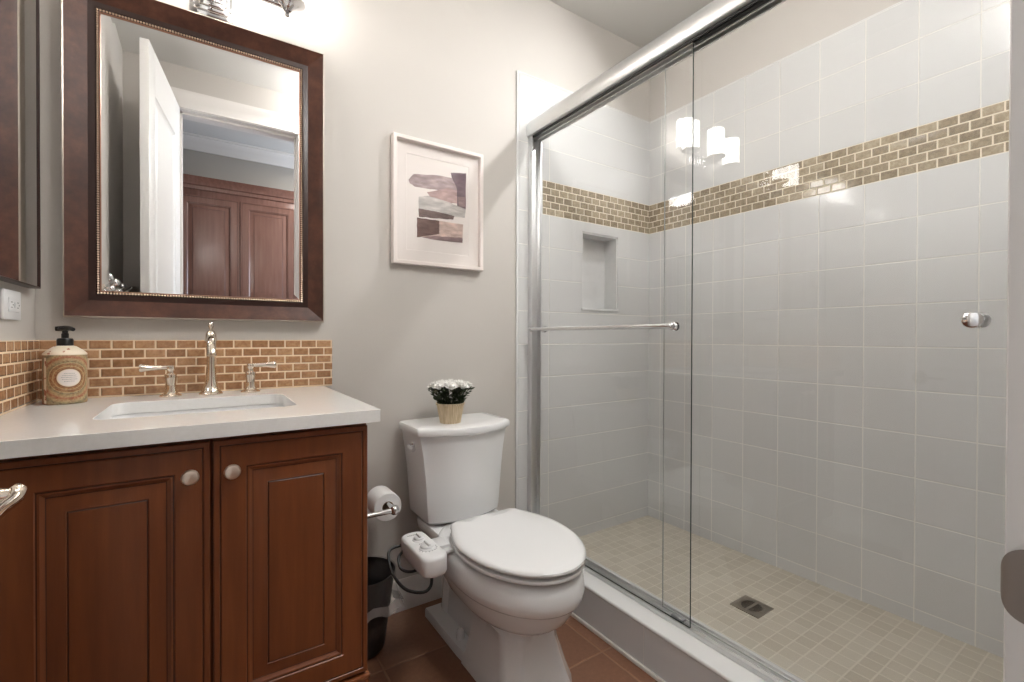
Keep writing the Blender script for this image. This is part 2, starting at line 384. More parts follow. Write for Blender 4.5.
# curb: tiled front, bullnose top
CX0, CX1, CH = 1.183, 1.345, 0.152
struct('shower_curb', MB().box(CX0, CX1 - 0.004, FY1, BY, 0, CH - 0.012), M['tile_curb'])
struct('trim_3', MB().box(CX0 - 0.004, CX1, FY1, BY - 0.009, CH - 0.014, CH, 0.006, seg=3), M['tile_plain'])
struct('trim_4', MB().box(CX0 - 0.008, CX0, FY1, BY, 0, 0.014, 0.002), M['trim'])
# baseboards
def baseprof(): return [(0, 0), (0.014, 0), (0.014, 0.09), (0.010, 0.098), (0.008, 0.112), (0.004, 0.12), (0, 0.12)]
bb = MB(); P = baseprof()
bb.loft([[(x, BY - d, z) for d, z in P] for x in (0.345, TX0)], 0)
struct('baseboard_back', bb, M['trim'])
bb = MB(); bb.loft([[(LX + d, y, z) for d, z in P] for y in (FY1, 1.13)], 0)
struct('baseboard_left', bb, M['trim'])
bb = MB(); bb.loft([[(x, FY1 + d, z) for d, z in P] for x in (DX1 + 0.10, CX0)], 0)
struct('baseboard_front', bb, M['trim'])

# doorway: jamb lining and casing, both sides
jm = MB().box(DX0 - 0.018, DX0, FY0 - 0.004, FY1 + 0.004, 0, DZ).box(DX0 - 0.018, DX1 + 0.018, FY0 - 0.004, FY1 + 0.004, DZ, DZ + 0.018)
jm.box(DX0, DX0 + 0.012, FY0, FY1 - 0.04, 0, DZ).box(DX0, DX1, FY0, FY1 - 0.04, DZ - 0.012, DZ)
struct('trim_5', jm, M['trim'])
jr = MB().box(DX1, DX1 + 0.018, FY0 - 0.004, FY1 + 0.004, 0, DZ).box(DX1 - 0.012, DX1, FY0, FY1 - 0.04, 0, DZ)
jamb = struct('trim_6', jr, M['trim'])
# strike plate with a rounded lip on the right jamb
sp = MB(); zc = 0.859; rows = []
for k in range(6):                         # flat part on the jamb
    t = k / 5; hh = 0.0326 * (1 - (1 - t) ** 6) if k else 0.020
    rows.append((FY1 - 0.028 + 0.028 * t, DX1 - 0.0020, hh))
for k in range(1, 11):                     # rounded lip rolled over the edge
    t = k / 10
    rows.append((FY1 + 0.0190 * sin(t * pi / 2) ** 0.9, DX1 - 0.0020 - 0.0012 * sin(t * pi) + 0.004 * t ** 3, 0.032 * max(0.0, 1 - t ** 1.6) ** 0.6 + 0.0006))
for off in (0.0, 0.0014):
    sp.loft([[(x + off, y, zc + hh * u / 6) for u in range(-6, 7)] for y, x, hh in rows], 0, False, False, False)
sp.build('strike_plate', M['bronze'], jamb)['label'] = 'dull bronze strike plate'
def casing(y0, y1, hall):
    c = MB(); w = 0.105; s = 1 if y1 > y0 else -1
    def prof(e): return [(0, 0), (0, 0.016), (0.012, 0.019), (0.03, 0.014), (0.085, 0.014), (0.095, 0.02), (w, 0.02), (w, 0)]
    pr_ = prof(0)
    L = [[(DX0 - 0.004 - a, y0 + s * d, z) for a, d in pr_] for z in (0.0, None)]
    rings = []
    rings.append([(DX0 - 0.004 - a, y0 + s * d, 0) for a, d in pr_])
    rings.append([(DX0 - 0.004 - a, y0 + s * d, DZ + 0.004 + a) for a, d in pr_])
    rings.append([(DX1 + 0.004 + a, y0 + s * d, DZ + 0.004 + a) for a, d in pr_])
    rings.append([(DX1 + 0.004 + a, y0 + s * d, 0) for a, d in pr_])
    c.loft(rings, 0)
    return c
struct('trim_7', casing(FY1, FY1 + 1, False), M['trim'])
struct('trim_8', casing(FY0, FY0 - 1, True), M['trim'])

# the open door: hinged at the left jamb, swung in against the left wall
hx, hy = DX0 + 0.002, FY1 + 0.022
ex, ey = -0.2055, 0.795
dl = math.hypot(ex - hx, ey - hy); da = math.atan2(ey - hy, ex - hx)
dm = MB(); DT, DH = 0.035, 2.426
# door local: x along the leaf from the hinge, y = into the left-wall side, z up; face at y=0 looks to the room
pz = [(0.16, 0.94), (1.06, 2.25)]
dbm = Matrix.Identity(4)
dm.box(0, 0.115, 0, DT, 0.008, DH, 0.0015).box(dl - 0.115, dl, 0, DT, 0.008, DH, 0.0015)
for z0, z1 in ((0.008, 0.2), (0.94, 1.09), (2.22, DH)): dm.box(0.115, dl - 0.115, 0, DT, z0, z1)
door = dm.build('door_1', M['door']); door['kind'] = 'structure'
door.location = (hx, hy, 0); door.rotation_euler = (0, 0, da)
for z0, z1 in ((0.2, 0.94), (1.09, 2.22)):
    p = MB(); w = dl - 0.23
    for sgn, yb in ((1, 0.0), (-1, DT)):
        prof = [(0.0, -0.001), (0.006, -0.006), (0.016, -0.010), (0.030, -0.010), (0.055, -0.003), (0.056, -0.003)]
        rings = [[(0.115 + a, yb - sgn * d, z0 + a), (dl - 0.115 - a, yb - sgn * d, z0 + a), (dl - 0.115 - a, yb - sgn * d, z1 - a), (0.115 + a, yb - sgn * d, z1 - a)] for a, d in prof]
        p.loft(rings, 0, False, True)
    p.build('door_panel', M['door'], door, smooth=False)
# lever handle near the free edge, room side (local -y)
hd = MB(); hxl = dl - 0.064; hz = 0.893
Rm = Matrix.Translation((hxl, 0, hz)) @ Matrix.Rotation(radians(90), 4, 'X')
hd.lathe([(0.0001, 0.0), (0.031, 0.0), (0.031, 0.003), (0.026, 0.007), (0.012, 0.009), (0.010, 0.020), (0.0001, 0.020)], 28, mat=Rm)
hd.tube([(hxl + 0.008, -0.0235, hz + 0.010), (hxl + 0.001, -0.024, hz + 0.006), (hxl - 0.015, -0.023, hz + 0.001), (hxl - 0.045, -0.017, hz), (hxl - 0.085, -0.013, hz - 0.001), (hxl - 0.105, -0.012, hz - 0.004)], [0.004, 0.008, 0.007, 0.0065, 0.0065, 0.004], 14)
hd.build('door_handle', M['polnickel'], door)['label'] = 'polished nickel lever handle'

# hall behind the camera, seen in the mirror
HX0, HX1, HY = -1.8, 2.2, -1.15
struct('floor_hall', MB().box(HX0, HX1, HY, FY0, -0.1, 0), M['hallfloor'])
struct('ceiling_hall', MB().box(HX0, HX1, HY - 0.4, FY0, CZ + 0.02, CZ + 0.12), M['ceiling'])
struct('wall_hall_far', MB().box(HX0, HX1, HY - 0.1, HY, -0.1, CZ + 0.02), M['hallwall'])
struct('wall_hall_left', MB().box(HX0 - 0.1, HX0, HY - 0.1, FY0, -0.1, CZ + 0.02), M['hallwall'])
struct('wall_hall_near', MB().box(HX0, LX, FY0 - 0.02, FY0, 0, CZ + 0.02).box(RX, HX1, FY0 - 0.02, FY0, 0, CZ + 0.02), M['hallwall'])
wl = MB().plate([(HY - 0.1, -0.1), (FY0, -0.1), (FY0, CZ + 0.02), (HY - 0.1, CZ + 0.02)], [(-1.05, 0.85), (-0.15, 0.85), (-0.15, 2.2), (-1.05, 2.2)], 0, 0.1, mat=Matrix.Translation((HX1, 0, 0)) @ Matrix(((0, 0, 1, 0), (1, 0, 0, 0), (0, 1, 0, 0), (0, 0, 0, 1))))
struct('wall_hall_right', wl, M['hallwall'], smooth=False)
wd = MB()
for y0, y1, z0, z1 in ((-1.05, -1.0, 0.85, 2.2), (-0.2, -0.15, 0.85, 2.2), (-1.0, -0.2, 0.85, 0.9), (-1.0, -0.2, 2.15, 2.2), (-1.0, -0.2, 1.5, 1.54)): wd.box(HX1 + 0.03, HX1 + 0.08, y0, y1, z0, z1, 0.004)
wo = struct('window_1', wd, M['trim'])
struct('window_pane', MB().box(HX1 + 0.052, HX1 + 0.058, -1.0, -0.2, 0.9, 2.15), M['glass'], wo)
cr = MB(); cp = [(0, 0), (0, -0.10), (0.012, -0.10), (0.018, -0.088), (0.03, -0.075), (0.05, -0.05), (0.078, -0.03), (0.085, -0.016), (0.1, -0.012), (0.1, 0)]
cr.loft([[(x, HY + d, CZ + 0.02 + z) for d, z in cp] for x in (HX0, HX1)], 0)
struct('trim_9', cr, M['trim'])

# ------------------------------------------------------------------ raised panel cabinet doors
RP = [(0.0, 0.0), (0.0, 0.018), (0.002, 0.020), (0.010, 0.020), (0.0115, 0.0182), (0.0135, 0.0182), (0.015, 0.020), (0.058, 0.020), (0.060, 0.0178), (0.062, 0.0178), (0.065, 0.0172), (0.069, 0.0138), (0.0715, 0.0125), (0.0730, 0.0120), (0.0745, 0.0122), (0.097, 0.0170), (0.099, 0.0178), (0.1005, 0.0163), (0.103, 0.0182), (0.107, 0.0186)]
RM = [0] * (len(RP) - 1)
for k in (4, 8, 12, 17): RM[k] = 1
def panel_door(parent, x0, x1, z0, z1, yf, mats, inset_scale=1.0):
    """door whose back lies at y = yf, facing -Y"""
    b = MB(); prof = [(a * inset_scale, d) for a, d in RP]
    b.rects(x1 - x0, z1 - z0, prof, RM + [], Matrix.Translation(((x0 + x1) / 2, yf, z0)))
    return b.build('cabinet_door', mats, parent, angle=20)

# vanity -----------------------------------------------------------------
VX1 = 0.334; CT = 0.898; VF = 1.150
van = thing('vanity_cabinet', 'reddish brown stained wood vanity cabinet with two raised panel doors', 'cabinet', (0, 1.45, 0))
P0 = Matrix.Translation((0, -1.45, 0))
cb_ = MB().box(VX1 - 0.018, VX1, VF, 1.742, 0.10, CT - 0.031, 0.001, mat=P0).box(-0.374, -0.356, VF, 1.742, 0.10, CT - 0.031, 0.001, mat=P0).box(-0.356, VX1 - 0.018, VF, VF + 0.018, 0.10, CT - 0.031, mat=P0).box(-0.356, VX1 - 0.018, VF + 0.018, 1.742, 0.10, 0.12, mat=P0).box(-0.356, VX1 - 0.018, 1.724, 1.742, 0.12, CT - 0.031, mat=P0).box(-0.374, VX1 - 0.03, VF + 0.06, 1.742, 0.0, 0.10, mat=P0)
cb_.build('cabinet_body', M['wood'], van)
MB().box(-0.31, VX1 + 0.002, VF - 0.021, VF, 0.10, 0.238, 0.003, mat=P0).box(-0.31, VX1 + 0.004, VF - 0.025, VF, 0.238, 0.250, 0.005, mat=P0).build('base_rail', M['wood'], van)
for x0, x1, kx in ((-0.306, 0.0105, -0.023), (0.0155, VX1 - 0.002, 0.0485)):
    d = panel_door(van, x0, x1, 0.257, 0.857, VF - 1.45, [M['wood'], M['glaze']])
    kb = MB(); kz = 0.7945
    kb.lathe([(0.0001, 0), (0.0085, 0), (0.0085, 0.002), (0.0055, 0.005), (0.0055, 0.012), (0.011, 0.017), (0.0150, 0.021), (0.0155, 0.024), (0.0135, 0.028), (0.008, 0.030), (0.0001, 0.0305)], 28, mat=Matrix.Translation((kx, VF - 1.45 - 0.0195, kz)) @ Matrix.Rotation(radians(90), 4, 'X'))
    kb.build('knob', M['nickel'], d)['label'] = 'round satin nickel knob'
# countertop with the basin cut-out
SX0, SX1, SY0, SY1 = -0.196, 0.200, 1.275, 1.578
ct = MB()
hol = rrect(SX0, SX1, SY0, SY1, 0.035)
KX1 = 0.356
ct.plate(rrect(-0.3775, KX1, 1.104, 1.7495, 0.003, 2), hol, CT - 0.030, CT)
o = ct.build('countertop', M['counter'], angle=30, bevel=0.002); tag(o, 'glossy white quartz countertop over the wooden vanity cabinet', 'countertop')
# basin
SCX, SCY = (SX0 + SX1) / 2, (SY0 + SY1) / 2
bs = thing('sink', 'white rectangular undermount basin set into the white countertop', 'sink', (SCX, SCY, 0.75))
b = MB(); ring = lambda gx, z, r: [(x - SCX, y - SCY, z - 0.75) for x, y in rrect(SX0 - 0.004 + gx, SX1 + 0.004 - gx, SY0 - 0.004 + gx, SY1 + 0.004 - gx, r)]
zt = CT - 0.0305
b.loft([ring(-0.02, zt - 0.004, 0.05), ring(-0.02, zt, 0.05), ring(0.0, zt, 0.039), ring(0.004, zt - 0.012, 0.04), ring(0.012, zt - 0.10, 0.045), ring(0.03, zt - 0.125, 0.05), ring(0.07, zt - 0.135, 0.06)], 0, False, True)
b.loft([ring(-0.02, zt - 0.004, 0.05), ring(-0.004, zt - 0.012, 0.04), ring(0.004, zt - 0.105, 0.045), ring(0.03, zt - 0.137, 0.05), ring(0.07, zt - 0.145, 0.06)], 0, False, True)
b.build('basin', M['porcelain'], bs, angle=50)
MB().lathe([(0.0001, 0.004), (0.012, 0.004), (0.022, 0.003), (0.023, 0.0), (0.0001, 0.0)], 24, mat=Matrix.Translation((0, 0.02, zt - 0.135 - 0.75))).build('drain', M['chrome'], bs)
# backsplashes
BSZ = 1.062
o = MB().box(-0.370, 0.384, BY - 0.009, BY - 0.0005, CT + 0.0005, BSZ).build('backsplash', M['mos_v'], smooth=False); tag(o, 'long amber brick mosaic backsplash behind the faucet', 'backsplash')
o = MB().box(LX + 0.0005, LX + 0.009, 1.13, BY - 0.009, CT + 0.0005, BSZ).build('backsplash', M['mos_vl'], smooth=False); tag(o, 'amber mosaic side splash on the left wall beside the soap bottle', 'backsplash')

# faucet -----------------------------------------------------------------
fc = thing('faucet', 'polished widespread faucet with two lever handles in front of the mosaic', 'faucet', (0.018, 1.672, CT))
sp = MB()
sp.lathe([(0.0001, 0), (0.031, 0), (0.031, 0.003), (0.029, 0.005), (0.024, 0.012), (0.0185, 0.026), (0.0150, 0.045), (0.0125, 0.075), (0.0115, 0.105), (0.0125, 0.135), (0.0145, 0.150), (0.0165, 0.158), (0.0165, 0.163), (0.0155, 0.168), (0.0140, 0.182), (0.0095, 0.191), (0.0045, 0.194), (0.0040, 0.198), (0.0075, 0.205), (0.0080, 0.211), (0.0055, 0.217), (0.0001, 0.219)], 28)
sp.build('column', M['polnickel'], fc)
MB().tube([(0, 0.002, 0.150), (0, -0.025, 0.166), (0, -0.06, 0.164), (0, -0.09, 0.148), (0, -0.105, 0.122)], [0.0120, 0.0122, 0.0115, 0.0110, 0.0125], 18).build('spout', M['polnickel'], fc)
for s, px in ((-1, -0.0985), (1, 0.1045)):
    h = MB()
    h.lathe([(0.0001, 0), (0.027, 0), (0.027, 0.003), (0.024, 0.006), (0.0170, 0.010), (0.0140, 0.018), (0.0128, 0.034), (0.0145, 0.052), (0.0155, 0.060), (0.0145, 0.064), (0.0095, 0.068), (0.0085, 0.074), (0.0108, 0.079), (0.0115, 0.084), (0.0095, 0.090), (0.0001, 0.092)], 26, mat=Matrix.Translation((px, 0.0, 0)))
    ho = h.build('handle', M['polnickel'], fc)
    lv = MB(); lv.tube([(px, 0, 0.084), (px + s * 0.02, -0.003, 0.0845), (px + s * 0.045, -0.007, 0.085), (px + s * 0.066, -0.010, 0.0855), (px + s * 0.072, -0.011, 0.0855)], [0.0070, 0.0066, 0.0080, 0.0122, 0.0095], 14)
    lv.build('lever', M['polnickel'], ho)

# soap bottle --------------------------------------------------------------
sb = thing('soap_dispenser', 'cream patterned soap bottle with black pump on the counter corner', 'soap dispenser', (-0.302, 1.655, CT))
R0 = 0.043
bo = MB().lathe([(0.0001, 0), (R0 - 0.002, 0), (R0, 0.002), (R0, 0.124), (R0 - 0.0005, 0.126)], 48, cap1=False)
bo.build('bottle', M['wrapper'], sb)
MB().lathe([(R0 - 0.0005, 0.126), (R0 + 0.0008, 0.127), (R0 - 0.001, 0.131), (0.034, 0.139), (0.022, 0.148), (0.0165, 0.150), (0.0001, 0.150)], 48, cap0=False).build('shoulder', M['shoulder'], sb)
PMZ = Matrix.Translation((0, 0, 0.013))
pm = MB().lathe([(0.0001, 0.137), (0.0165, 0.137), (0.0165, 0.152), (0.0145, 0.156), (0.0075, 0.157), (0.0075, 0.168), (0.006, 0.170), (0.006, 0.176), (0.014, 0.178), (0.0155, 0.181), (0.013, 0.185), (0.0001, 0.186)], 32, mat=PMZ)
pm.tube([(-0.018, 0, 0.181), (0.0, -0.002, 0.182), (0.012, -0.014, 0.182), (0.020, -0.026, 0.179)], [0.006, 0.0075, 0.006, 0.0048], 12, mat=PMZ)
pm.build('pump', M['black'], sb)
# oval paper medallion with faint lines of print, curved round the bottle
lb = MB(); th0 = 0.36
def onb(a, z, e=0.0005): return ((R0 + e) * sin(th0 + a), -(R0 + e) * cos(th0 + a), z)
N = 28
lb.loft([[onb(rr * 0.0215 * cos(2 * pi * k / N) / R0, 0.068 + rr * 0.0205 * sin(2 * pi * k / N)) for k in range(N)] for rr in (0.02, 0.35, 0.7, 1.0)], 0, True, False)
for zz, w in ((0.0785, 0.010), (0.0735, 0.0135), (0.0685, 0.0150), (0.0635, 0.0135), (0.0585, 0.010)):
    x = -w
    while x < w:
        g = random.uniform(0.0008, 0.0022)
        lb.add([onb(x / R0, zz, 0.0008), onb((x + g) / R0, zz, 0.0008), onb((x + g) / R0, zz + 0.0015, 0.0008), onb(x / R0, zz + 0.0015, 0.0008)], [(0, 1, 2, 3)], 1)
        x += g + 0.0009
lb.build('label', [M['mat'], M['greyprint']], sb)['label'] = 'white oval label with small grey print'
st = MB(); st.loft([[((R0 + 0.0006) * sin(a), -(R0 + 0.0006) * cos(a), z) for a in (-0.92, -0.86, -0.80, -0.74)] for z in (0.004, 0.120)], 0, False, False, False)
st.build('paper_strip', M['shoulder'], sb)

# framed mirror above the vanity -----------------------------------------------
MX0, MX1, MZ0, MZ1 = -0.3185, 0.352, 1.124, 2.062
mr = thing('wall_mirror', 'large mirror in a wide dark bronze frame above the vanity', 'mirror', ((MX0 + MX1) / 2, BY - 0.001, MZ0))
fr = MB(); w, h = MX1 - MX0, MZ1 - MZ0
prof = [(0, 0), (0, 0.032), (0.0015, 0.036), (0.0045, 0.037), (0.006, 0.036), (0.020, 0.0300), (0.038, 0.0215), (0.050, 0.0160), (0.054, 0.0165), (0.060, 0.0185), (0.066, 0.0185), (0.068, 0.0155), (0.0740, 0.0155), (0.0750, 0.017), (0.0768, 0.017), (0.078, 0.013)]
fr.rects(w, h, prof, [1, 1, 1, 0, 0, 0, 0, 2, 2, 2, 2, 2, 3, 3, 3], cap=False, back=False)
fr.rects(w, h, [(0, 0), (0.078, 0)], 0, cap=False, back=False)
fr.build('frame', [M['mframe'], M['silveredge'], M['mframe_dark'], M['copper']], mr, angle=25, fix=False)
gl = MB(); gp = [(0.077, 0.002), (0.077, 0.0125), (0.0775, 0.0130), (0.094, 0.0133), (0.095, 0.0133)]
gl.rects(w, h, gp, 0)
gl.build('mirror_glass', M['mirror'], mr, smooth=False)
bd = MB(); ins = 0.0710; pitch = 0.0068
def bead(x, z): bd.sphere((x, -0.0175, z), 0.0029, 8)
nx = int((w - 2 * ins) / pitch); nz = int((h - 2 * ins) / pitch)
for i in range(nx + 1):
    x = -w / 2 + ins + i * (w - 2 * ins) / nx; bead(x, ins); bead(x, h - ins)
for i in range(1, nz):
    z = ins + i * (h - 2 * ins) / nz; bead(-w / 2 + ins, z); bead(w / 2 - ins, z)
bd.build('beading', M['bead'], mr)

# mirror on the left wall: taupe frame, silver inner bevel
YT = Matrix(((0, -1, 0, 0), (1, 0, 0, 0), (0, 0, 1, 0), (0, 0, 0, 1)))   # local -Y faces +X; local x -> +Y
lm = thing('wall_mirror', 'thin-framed mirror at the left edge, on the side wall', 'mirror', (LX + 0.001, 1.4425, 1.196))
lw, lh = 0.49, 0.92
b = MB(); prof = [(0, 0), (0, 0.0225), (0.0008, 0.0232), (0.0035, 0.0232), (0.004, 0.0228), (0.004, 0.019)]
b.rects(lw, lh, prof, 0, mat=YT, cap=False, back=False)
b.build('frame', M['mframe_dark'], lm, angle=25)
MB().rects(lw, lh, [(0.0038, 0.002), (0.0038, 0.0195), (0.0045, 0.020)], 0, mat=YT).build('mirror_glass', M['mirror'], lm, smooth=False)

# outlet --------------------------------------------------------------------
ol = thing('wall_outlet', 'white horizontal power outlet on the left wall above the side splash', 'outlet', (LX + 0.0005, 1.545, 1.145))
MB().box(-0.057, 0.057, -0.007, 0, -0.0345, 0.0345, 0.0025, mat=YT).build('plate', M['plastic'], ol)
rc = MB().box(-0.034, 0.034, -0.010, -0.006, -0.0165, 0.0165, 0.0015, mat=YT)
for cx in (-0.021, 0.021):
    for dz in (-0.006, 0.006): rc.box(cx - 0.004, cx + 0.004, -0.0104, -0.0098, dz - 0.0008, dz + 0.0008, mi=1, mat=YT)
    rc.box(cx + 0.007, cx + 0.010, -0.0104, -0.0098, -0.0015, 0.0015, mi=1, mat=YT)
rc.box(-0.006, -0.001, -0.0112, -0.0098, -0.006, 0.006, 0.0004, mat=YT).box(0.001, 0.006, -0.0112, -0.0098, -0.006, 0.006, 0.0004, mat=YT)
rc.build('receptacle', [M['plastic'], M['dark']], ol)

# chrome hooks on the left wall, caught in the mirror
hk = thing('hook_rail', 'chrome hook rail on the left wall, caught in the mirror corner', 'hook rail', (LX + 0.001, 0.56, 1.235))
MB().box(-0.48, 0.48, -0.014, 0, 0.0, 0.05, 0.003, mat=YT).build('backplate', M['nickel'], hk)
for k in range(5):
    x = -0.44 + 0.22 * k
    b = MB().tube([(x, -0.010, 0.03), (x, -0.03, 0.045), (x, -0.045, 0.062), (x, -0.05, 0.07)], [0.008, 0.008, 0.008, 0.009], 12, mat=YT)
    b.tube([(x, -0.010, 0.012), (x, -0.03, -0.012), (x, -0.05, -0.014), (x, -0.06, -0.004)], 0.007, 12, mat=YT)
    b.sphere((x, -0.05, 0.076), 0.021, 18, mat=YT).sphere((x, -0.062, 0.004), 0.015, 16, mat=YT)
    b.build('hook', M['chrome'], hk)

# picture ---------------------------------------------------------------------
PX0, PX1, PZ0, PZ1 = 0.602, 0.999, 1.358, 1.856
pc = thing('framed_picture', 'pale framed abstract watercolour in mauve and brown on the wall', 'picture', ((PX0 + PX1) / 2, BY - 0.001, PZ0))
w, h = PX1 - PX0, PZ1 - PZ0
MB().rects(w, h, [(0, 0), (0, 0.028), (0.0015, 0.030), (0.0135, 0.030), (0.015, 0.0285), (0.015, 0.006)], 0, cap=False).build('frame', M['pinkwhite'], pc, smooth=False)
mt = MB().rects(w, h, [(0.014, 0.002), (0.014, 0.009), (0.060, 0.009), (0.0615, 0.0075)], 0, back=True, cap=True)
mt.build('mat_board', M['mat'], pc, smooth=False)
acol = [srgb(168, 150, 150), srgb(110, 92, 98), srgb(178, 152, 148), srgb(188, 182, 178), srgb(116, 98, 94), srgb(112, 88, 82), srgb(196, 172, 162), srgb(140, 118, 118)]
amats = []
for i, c in enumerate(acol):
    n = NT('watercolour wash %s' % 'abcdefgh'[i])
    l = tuple(min(1, x * 1.35) for x in c[:3]) + (1,); dk = tuple(x * 0.75 for x in c[:3]) + (1,)
    n.set(Base_Color=n.ramp(n.noise(22, 5, stretch=(1, 1, 3)), [(0.3, dk), (0.5, c), (0.7, l)]), Roughness=0.85); amats.append(n.m)
STROKES = [
    (0, [(165, 272), (183, 252), (260, 256), (332, 268), (338, 312), (270, 308), (190, 296), (170, 284)]),
    (2, [(228, 314), (300, 300), (335, 310), (345, 352), (300, 352), (240, 330)]),
    (1, [(310, 248), (362, 250), (361, 372), (332, 366), (330, 300), (312, 262)]),
    (3, [(200, 330), (232, 326), (290, 344), (361, 372), (357, 402), (322, 398), (200, 374)]),
    (4, [(200, 370), (260, 380), (322, 396), (318, 408), (260, 404), (201, 398)]),
    (5, [(194, 400), (272, 412), (271, 458), (240, 462), (194, 468)]),
    (6, [(270, 412), (352, 424), (350, 486), (300, 480), (208, 466), (271, 456)]),
    (7, [(300, 466), (350, 470), (350, 487), (250, 476), (208, 468), (250, 464)]),
    (7, [(334, 330), (360, 330), (358, 366), (338, 364)])]
def pic_pt(cx, cy):
    px, py = 360 + cx / 3.41, 100 + cy / 3.41
    d = fw + rt * ((px - 512) / F) - up * ((py - 341) / F); t = (BY - 0.0095) / d.y
    return d.x * t - (PX0 + PX1) / 2, 1.072 + d.z * t - PZ0
art = MB()
for k, (ci, pts) in enumerate(STROKES):
    q = [pic_pt(*p) for p in pts]; e = []
    for i in range(len(q)):
        (x0, z0), (x1, z1) = q[i], q[(i + 1) % len(q)]
        for j in range(5):
            t = j / 5; jx = random.uniform(-1, 1) * 0.0012 if j else 0
            e.append((x0 + (x1 - x0) * t + jx, z0 + (z1 - z0) * t + (random.uniform(-1, 1) * 0.0012 if j else 0)))
    y = -0.0077 - 0.00006 * k
    art.add([(x, y, z) for x, z in e], [tuple(range(len(e)))], ci)
art.build('artwork', amats, pc, smooth=False, fix=False)
MB().box(-w / 2 + 0.015, w / 2 - 0.015, -0.0225, -0.0205, 0.015, h - 0.015).build('picture_glass', M['picglass'], pc, smooth=False)

# vanity light -----------------------------------------------------------------
vl = thing('vanity_light', 'chrome three-shade vanity light above the bronze framed mirror', 'wall light', (0.022, BY - 0.001, 2.14))
MB().box(-0.058, 0.058, -0.012, 0, -0.064, 0.064, 0.003).box(-0.046, 0.046, -0.022, -0.012, -0.052, 0.052, 0.004).box(-0.034, 0.034, -0.030, -0.022, -0.040, 0.040, 0.004).build('backplate', M['chrome'], vl)
am = MB().tube([(0, -0.028, 0), (0, -0.06, 0.0), (0, -0.085, 0.0)], 0.011, 14)
am.tube([(-0.205, -0.09, 0.0), (0, -0.09, 0.0), (0.205, -0.09, 0.0)], 0.007, 12)
am.sphere((0, -0.09, 0), 0.017, 18)
am.build('arm', M['chrome'], vl)
for sx in (-0.205, 0.0, 0.205):
    c = MB().lathe([(0.0001, -0.030), (0.006, -0.029), (0.0085, -0.024), (0.006, -0.019), (0.0045, -0.016), (0.012, -0.013), (0.016, -0.006), (0.034, 0.004), (0.054, 0.014), (0.056, 0.018), (0.052, 0.0185), (0.0001, 0.0185)], 32, mat=Matrix.Translation((sx, -0.09 if sx else -0.118, 0.0)))
    c.build('cup', M['chrome'], vl)
    s_ = MB().lathe([(0.0465, 0.0188), (0.049, 0.022), (0.049, 0.175), (0.0475, 0.178), (0.045, 0.175), (0.045, 0.022), (0.0465, 0.0188)], 32, cap0=False, cap1=False, mat=Matrix.Translation((sx, -0.09 if sx else -0.118, 0.0)))
    s_.build('shade', M['shade'], vl)['label'] = 'lit white glass shade'

# recessed cans -------------------------------------------------------------
for x, y, lab in ((1.79, 0.967, 'round white recessed light in the ceiling over the shower'),):
    t = thing('recessed_light', lab, 'ceiling light', (x, y, CZ))
    MB().lathe([(0.040, -0.0005), (0.080, -0.0005), (0.080, -0.004), (0.070, -0.008), (0.045, -0.010), (0.040, -0.006)], 36, cap0=False, cap1=False).build('trim_ring', M['trim'], t)
    MB().lathe([(0.0001, -0.003), (0.0402, -0.003), (0.0402, -0.0008), (0.0001, -0.0008)], 36).build('lens', M['lens'], t)
t = thing('ceiling_fill_light', 'added round white drum fill light, unseen, on the bathroom ceiling near the doorway', 'ceiling light', (0.88, 0.36, CZ))  # invented fixture, gives soft fill from where no reflection shows it
MB().lathe([(0.0001, 0), (0.07, 0), (0.072, -0.004), (0.070, -0.018), (0.014, -0.024), (0.012, -0.085), (0.0001, -0.085)], 32).build('base', M['chrome'], t)
MB().lathe([(0.012, -0.080), (0.165, -0.080), (0.170, -0.086), (0.170, -0.170), (0.164, -0.180), (0.12, -0.188), (0.0001, -0.191)], 40, cap0=False).build('lamp_shade', emit('added fill drum glass', (1, 0.995, 0.98, 1), FILL_EMIT), t)
t = thing('ceiling_fill_light', 'added white dome fill light, unseen, on the hall ceiling', 'ceiling light', (1.05, -0.55, CZ + 0.02))  # invented fixture for the hall fill, kept out of the mirror view
MB().lathe([(0.0001, 0), (0.16, 0), (0.16, -0.015), (0.0001, -0.015)], 36).build('base', M['trim'], t)
MB().lathe([(0.15, -0.015), (0.14, -0.05), (0.10, -0.085), (0.05, -0.10), (0.0001, -0.103)], 36, cap0=False).build('lamp_shade', emit('added fill dome glass', (1, 0.95, 0.88, 1), 5.0), t)

# hall linen cabinet -----------------------------------------------------------
lc = thing('linen_cabinet', 'tall brown hall cabinet with two raised panel doors, seen in the mirror', 'cabinet', (0.26, HY, 0))
MB().box(-0.62, 0.62, 0.001, 0.10, 0.0, 2.30, 0.001).build('cabinet_body', M['hwood'], lc)
HR = Matrix.Rotation(pi, 4, 'Z')
for x0, x1 in ((-0.435, -0.012), (-0.004, 0.42)):
    b = MB(); b.rects(x1 - x0, 2.10, RP, RM, Matrix.Translation(((x0 + x1) / 2, 0.1005, 0.11)) @ HR)
    b.build('cabinet_door', [M['hwood'], M['hglaze']], lc, angle=20)
cm = MB(); cp = [(0, 0), (0.012, 0.004), (0.014, 0.03), (0.026, 0.036), (0.03, 0.055), (0.055, 0.085), (0.06, 0.095), (0, 0.095)]
cm.loft([[(x, 0.1 + d, 2.26 + z) for d, z in cp] for x in (-0.66, 0.66)], 0)
cm.build('crown_molding', M['hwood'], lc)

